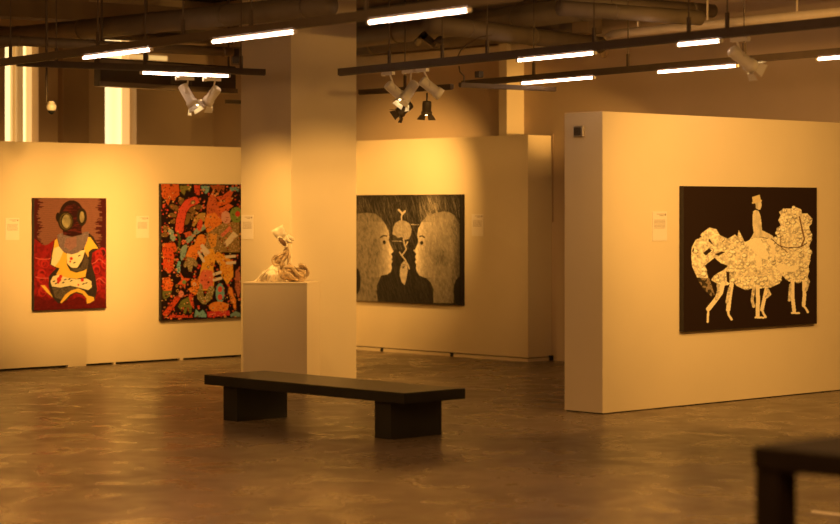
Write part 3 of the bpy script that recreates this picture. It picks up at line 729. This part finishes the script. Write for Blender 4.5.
def spot(px, py, anchor, tail, tip, label, length=.20, r=.048, doors=True, mtl='white', lens_on=True, pitch=0, flip=1, adapter=True):
    """px,py: where the stem leaves the adapter; tail and tip: photo points of the two ends; pitch: how much deeper the tip is (m)"""
    A0 = Vector(anchor); Y0 = SA*A0.x+CA*A0.y
    t = thing('track_spotlight', label, 'spotlight', A0, 0, 'track spotlights')
    P0 = atY(tail[0], tail[1], Y0)-A0; P1 = atY(tip[0], tip[1], Y0+pitch)-A0
    d = (P1-P0).normalized(); s, u, _ = frame_of(d); mt = M[mtl]
    mid = P0+(P1-P0)*.38
    if adapter:
        bm = bmesh.new(); td = (T2[1]-T2[0]).normalized()*flip if px > 260 else (T5[1]-T5[0]).normalized()
        bar(bm, -td*.10+Vector((0,0,-.018)), td*.06+Vector((0,0,-.018)), .034, .030); tube(bm, [-td*.13+Vector((0,0,-.02)), -td*.095+Vector((0,0,-.02))], .02, 10)
        obj('adapter', bm, mt, t)
    bm = bmesh.new(); up = mid+Vector((0,0,.045))
    tube(bm, [Vector((0,0,-.03)), Vector((0,0,-.03))*.3+up*.7, up], .009, 8)
    tube(bm, [mid+s*(r+.004)+Vector((0,0,0)), mid+s*(r+.006)+Vector((0,0,.03)), up, mid-s*(r+.006)+Vector((0,0,.03)), mid-s*(r+.004)], .006, 6)
    obj('yoke', bm, mt, t, True)
    bm = bmesh.new(); Lb = (P1-P0).length
    tube(bm, [P0, P0+d*.006, P0+d*.02, P0+d*Lb*.70, P0+d*Lb*.71, P0+d*Lb*.94], [r*.7, r*.94, r, r, r*1.18, r*1.2], 20)
    body_ = obj('lamp_body', bm, mt, t, True)
    bm = bmesh.new(); tube(bm, [P0+d*Lb*.935, P0+d*Lb*.945], r*.9, 18); obj('lens', bm, M['lens'] if lens_on else M['dark'], body_)
    if doors:
        for ww, nn in ((s,u),(-s,u),(u,s),(-u,s)):
            bm = bmesh.new(); e0 = P0+d*Lb*.94+ww*r*1.15; e1 = e0+d*.05+ww*.028
            vs = [bm.verts.new(v) for v in (e0-nn*r*.8, e0+nn*r*.8, e1+nn*r*1.15, e1-nn*r*1.15)]
            f = bm.faces.new(vs); ex = bmesh.ops.extrude_face_region(bm, geom=[f])
            for v in [g for g in ex['geom'] if isinstance(g, bmesh.types.BMVert)]: v.co += ww*.002
            obj('barn_door', bm, mt, body_)
    return A0+P0+d*(Lb+.07), d
def onT(T, px, dz=0): return pt_on(T, px, -T[2]/2-.011+dz)
sp_pos = {}
sp_pos['s1'] = spot(189, 80, onT(T5,188,-.036), (182,85), (195,108), 'left one of the two white spotlights under the left tube, tilted to the right', r=.048, pitch=-.03)
sp_pos['s2'] = spot(215, 80, onT(T5,215,-.036), (217.5,88), (206,104), 'right one of the two white spotlights under the left tube, tilted to the left', r=.048, pitch=.10)
sp_pos['c1'] = spot(391, 76, onT(T2,390), (387,84), (404,99), 'leftmost white spotlight of the cluster by the big column, tilted right', r=.048, doors=False, pitch=.08)
sp_pos['c2'] = spot(411, 74, onT(T2,411), (415.5,82), (402,103), 'white spotlight in the middle of the cluster, tilted down to the left', r=.048, doors=True, pitch=-.05)
sp_pos['c3'] = spot(424, 74, onT(T2,424), (421,80), (442,96), 'rightmost white spotlight of the cluster with a bright mouth', r=.048, doors=False, pitch=.05)
a4 = atY(411,93,22.3); sp_pos['c4'] = spot(411, 93, a4, (411,103.5), (398,114), 'dark spotlight lowest in the cluster, tilted down to the left', r=.05, mtl='dark', pitch=.05, adapter=False)
a5 = atY(427,90,21.9); sp_pos['c5'] = spot(427, 90, a5, (427,101), (426.5,116), 'dark spotlight of the cluster hanging straight down', r=.048, mtl='dark', pitch=.0, adapter=False)
sp_pos['r1'] = spot(737, 44, onT(T2,737), (731,50), (755,69), 'single white spotlight with flared barn doors above the right partition', r=.048, pitch=.10, flip=-1)

# cables by the cluster
bm = bmesh.new()
tube(bm, [atY(458,56,19.4), atY(461,50,19.4), atY(468,44,19.4), atY(480,37,19.4), atY(492,35,19.4)], .007, 6)
tube(bm, [atY(459,66,19.4), atY(460,72,19.4), atY(464,76,19.4), atY(464,82,19.4)], .007, 6)
tag(obj('power_cable', bm, M['track'], None, True), 'thin dark cable looping off the track right of the spotlight cluster', 'cable')
# junction box
tag(obj('junction_box', B(*[v for v in (at(479,66,TRZ).x-.03, at(479,66,TRZ).x+.03, at(479,66,TRZ).y-.03, at(479,66,TRZ).y+.03)], 3.05, 3.11, bev=.004), M['dark']), 'tiny dark junction box beneath the middle track', 'box')

# dome camera at left
dc = atY(51.5, 108.5, 21.0)
t = thing('dome_camera', 'white dome security camera hanging on a dark rod in front of the left windows', 'camera', dc)
bm = bmesh.new(); blob(bm, (0,0,.014), (.050,.050,.050), 3); tube(bm, [(0,0,.045),(0,0,.075)], [.034,.026], 16); obj('housing', bm, M['white'], t, True)
bm = bmesh.new(); blob(bm, (0,0,-.014), (.036,.036,.046), 3); obj('dome', bm, M['black'], t, True)
bm = bmesh.new(); rp = atY(46.5,103,21.0)-dc; tube(bm, [(0,0,.055), rp+Vector((0,0,.01)), rp+Vector((0,0,.05)), Vector((rp.x,rp.y,CEIL-dc.z))], .012, 8); obj('rod', bm, M['track'], t)

# ------------------------------------------------------------------ ducts, pipes and beams under the ceiling
def duct(p, q_, r, name, label, cat, mtl='duct', square=False, h=None):
    bm = bmesh.new(); p = Vector(p); q_ = Vector(q_)
    if square: bar(bm, p, q_, r, h or r)
    else:
        tube(bm, [p,q_], r, 24)
        L = (q_-p).length; u = (q_-p).normalized(); k = .6
        while k < L: tube(bm, [p+u*k, p+u*(k+.03)], r*1.06, 24); k += 1.2
    return tag(obj(name, bm, M[mtl], None, not square), label, cat)
Zb = 4.1
duct(at(-60,4,Zb), at(232,21,Zb), .34, 'ceiling_beam', 'pale brown beam across the upper left, ending at the column', 'beam', 'beam', True, .22)
duct(at(-40,16,4.35), at(232,30,4.35), .28, 'ceiling_beam', 'dark beam just under the pale brown beam at upper left', 'beam', 'duct', True, .35)
duct(at(-70,45,3.75), at(330,5,3.75), .11, 'duct', 'dark round duct crossing the upper left behind the near track', 'duct')
duct(at(-40,38,3.5), at(232,52,3.5), .05, 'pipe', 'thin dark pipe running behind the left track', 'pipe')
duct(at(-50,29,4.0), at(232,40,4.0), .06, 'pipe', 'dark pipe between the beams at upper left', 'pipe')
duct(at(320,42,3.95), at(600,7,3.95), .13, 'duct', 'thick round duct rising to the right behind the top tube', 'duct')
duct(at(430,24,3.6), at(600,45,3.6), .09, 'duct', 'round duct slanting down toward the slim pillar', 'duct')
duct(at(560,-1,3.9), at(713,11,3.9), .07, 'duct', 'upper of two round ducts above the white pipe', 'duct')
duct(at(560,8,3.6), at(700,18,3.6), .07, 'duct', 'lower of two round ducts above the white pipe', 'duct')
duct(at(350,22,4.3), at(640,-14,4.3), .25, 'ceiling_beam', 'dark beam along the top centre', 'beam', 'duct', True, .3)
duct(at(640,10,4.4), at(900,-14,4.4), .3, 'ceiling_beam', 'dark beam at the top right corner', 'beam', 'duct', True, .35)
# pale cornice pipe along the right wall, between column and elbow
e0, e1 = on_a(352, A_BACK-.2), on_a(600, A_BACK-.2)
duct((A_BACK-.15, e0, zof((A_BACK-.15,e0),63)), (A_BACK-.15, e1, zof((A_BACK-.15,e0),63)), .16, 'cable_tray', 'pale lit tray running along the right wall behind the spotlight cluster', 'tray', 'duct_light', True, .13)
duct((A_BACK-.35, e0, zof((A_BACK-.35,e0),44)), (A_BACK-.35, e1, zof((A_BACK-.35,e0),44)), .16, 'duct', 'dark duct just over the pale lit tray', 'duct', 'duct', False)
# white pipe with elbow
w0, w1_ = at(622,33,3.7), at(900,6,3.7)
bm = bmesh.new(); tube(bm, [at(604,44,3.7)+Vector((0,0,-.12)), at(607,38,3.7), at(612,34.5,3.7), w0, w1_], [.04,.045,.045,.045,.045], 16)
pp = tag(obj('pipe', bm, M['duct_light'], None, True), 'pale round pipe with an elbow running along the upper right', 'pipe')
for px in (640, 716, 806):
    c = w0+(w1_-w0)*((px-622)/278); bm = bmesh.new(); tube(bm, [c+Vector((0,0,.045)), Vector((c.x,c.y,CEIL))], .012, 8); obj('hanger', bm, M['duct_light'], pp)
# square drop of pale duct behind
c = atY(587, 28, 23.6)
tag(obj('duct_drop', B(c.x-.12, c.x+.12, c.y-.12, c.y+.12, 3.78, CEIL, bev=.01), M['beam']), 'square pale duct dropping from the ceiling left of the white pipe elbow', 'duct')
# flexible hose
tag(obj('flexible_hose', tube(bmesh.new(), [at(418,42,3.66), at(424,38,3.66)+Vector((0,0,.03)), at(433,44,3.66), at(440,40,3.66)], .045, 12), M['duct'], None, True), 'short dark flexible hose below the thick round duct', 'hose')

# air handling unit hanging at left
Yu = 22.0
u0 = atY(101, 86, Yu); u1 = atY(236, 88, 23.4)
t = thing('air_handler', 'dark boxy air unit hanging above the left wall beside the column', 'air unit', (u0.x, u0.y, u0.z))
ln_ = Vector((u1.x-u0.x, u1.y-u0.y, 0)); L_ = ln_.length; t.rotation_euler = (0,0,math.atan2(ln_.y, ln_.x))
obj('body', B(0, L_, 0, .12, 0, .30, bev=.01), M['dark'], t)
obj('lower_rail', B(-.02, L_, -.03, 0, .0, .05), M['duct'], t)
obj('upper_rail', B(-.02, L_, -.03, 0, .24, .28), M['duct'], t)
bm = bmesh.new()
for k in range(14): box(bm, L_*.5+k*.022, L_*.5+k*.022+.010, -.012, 0, .06, .23)
obj('grille', bm, M['duct'], t)
for f in (.03,.35,.97):
    bm = bmesh.new(); tube(bm, [(L_*f,.06,.3),(L_*f,.06,CEIL-u0.z)], .012, 8); obj('hanger_rod', bm, M['track'], t)
# small framed notice high up next to the column
c = atY(236, 56, 22.9)
bm = bmesh.new(); box(bm, -.05,.05,-.01,.01,-.10,.10)
t = thing('framed_notice', 'small pale framed box high beside the left edge of the column', 'frame', c, -PI/4)
obj('frame', bm, M['beam'], t); obj('panel', B(-.035,.035,-.014,-.01,-.08,.08), M['dark'], t)
# bracket low on column's left, behind
c = atY(236,102,24.6); tag(obj('wall_bracket', B(c.x-.14, c.x+.14, c.y-.03, c.y+.03, c.z-.022, c.z+.022), M['dark']), 'short dark bar beside the column above the left wall', 'bracket')

# ------------------------------------------------------------------ lights
WARM = (1.0, .51, .12)
def spot_light(name, pos, target, power, deg, blend=.7, size=.03, col=WARM):
    l = bpy.data.lights.new(name, 'SPOT'); l.energy = power; l.color = col; l.spot_size = math.radians(deg); l.spot_blend = blend; l.shadow_soft_size = size
    o = bpy.data.objects.new(name, l); C.objects.link(o); o.location = pos
    o.rotation_euler = (Vector(target)-Vector(pos)).to_track_quat('-Z','Y').to_euler(); return o
W3 = lambda px, py, plane, ax: (lambda u: Vector((u, plane, zof((u,plane),py))) if ax=='b' else Vector((plane, u, zof((plane,u),py))))((on_b if ax=='b' else on_a)(px, plane))
spot_light('spot_painting_helmet', sp_pos['s2'][0], W3(66,240,20.25,'b'), 1000, 44, 1)
spot_light('spot_painting_folk', Vector((12.9,17.5,3.0)), W3(192,240,20.25,'b'), 620, 62, 1)
spot_light('spot_left_edge', Vector((11.0,16.2,3.0)), W3(-30,260,20.25,'b'), 240, 60, 1)
spot_light('spot_sculpture', sp_pos['s1'][0], W3(266,262,CX0,'a'), 230, 78, 1)
spot_light('spot_sculpture_right', sp_pos['c2'][0], sc0+Vector((0,0,.2)), 70, 40, 1)
spot_light('spot_column', Vector((15.7,14.0,3.1)), Vector((14.1,16.5,.9)), 480, 62, .8)
spot_light('spot_heads', Vector((15.9,18.1,3.05)), W3(400,203,A_M,'a'), 540, 70, 1)
spot_light('spot_heads_fill', sp_pos['c3'][0], W3(425,260,A_M,'a'), 330, 40, 1)
spot_light('added_uplight_pillar', Vector((18.0,13.6,2.45)), Vector((18.3, pb0, 3.05)), 560, 20, 1)  # unseen lamp added behind the right partition to light the slim pillar
spot_light('spot_rider', sp_pos['r1'][0], W3(752,225,B_R,'b'), 330, 80, 1)
spot_light('wash_right', Vector((15.4,8.2,3.1)), Vector((15.6,B_R,1.4)), 380, 95, 1, .1)
spot_light('wash_right_near', Vector((13.8,8.0,3.1)), Vector((14.9,B_R,1.4)), 230, 95, 1, .1)
# fluorescent tubes of the same tracks beyond the frame, and added fill lamps
def tube_or_fill_light(p, rot, power, L=1.2):
    l = bpy.data.lights.new('tube_and_fill_area', 'AREA'); l.shape = 'RECTANGLE'; l.size = L; l.size_y = .06; l.energy = power; l.color = (1,.475,.13)
    o = bpy.data.objects.new('tube_and_fill_area', l); C.objects.link(o); o.location = p; o.rotation_euler = (0,0,rot); return o
for X, Y in ((-3.5,10.5),(0,9.5),(3.2,9.5),(-3,5),(2,4.5),(-4.5,14.5)):
    p = ab(X, Y, 3.1); tube_or_fill_light(p, math.radians(-97), 76)
for X, Y in ((.4,11.8),(5.2,13.2),(-4.6,14.6),(-2.6,9.5)):  # stand-ins for unseen tubes; the strongest is a fill added for the pedestal front
    l = bpy.data.lights.new('tube_and_fill_point', 'POINT'); l.energy = 62 if X > -2 or X < -4 else 130; l.color = (1,.5,.15); l.shadow_soft_size = .15
    o = bpy.data.objects.new('tube_and_fill_point', l); C.objects.link(o); o.location = ab(X, Y, 3.1)
for p in ((10.0,22.2,3.4),): tube_or_fill_light(Vector(p), 0, 130)  # unseen lamp added to brighten the back wall above the left partition
w = bpy.data.worlds.new('World'); scene.world = w; w.use_nodes = True
w.node_tree.nodes['Background'].inputs[0].default_value = (.05,.03,.015,1); w.node_tree.nodes['Background'].inputs[1].default_value = .3

# ------------------------------------------------------------------ camera
cd = bpy.data.cameras.new('camera'); cam = bpy.data.objects.new('camera', cd); C.objects.link(cam)
cam.location = (0,0,CH); cam.rotation_euler = (PI/2, 0, -math.atan2(SA, CA))
cd.sensor_width = 36; cd.lens = F/840*36
cd.shift_y = -(262-HOR)/840
cd.clip_start = .1; cd.clip_end = 100
cd.dof.use_dof = True; cd.dof.focus_distance = 20.5; cd.dof.aperture_fstop = 1.6
scene.camera = cam
vs = scene.view_settings
vs.view_transform = 'Standard'; vs.look = 'None'; vs.gamma = 1; vs.use_curve_mapping = False; vs.exposure = 0.0
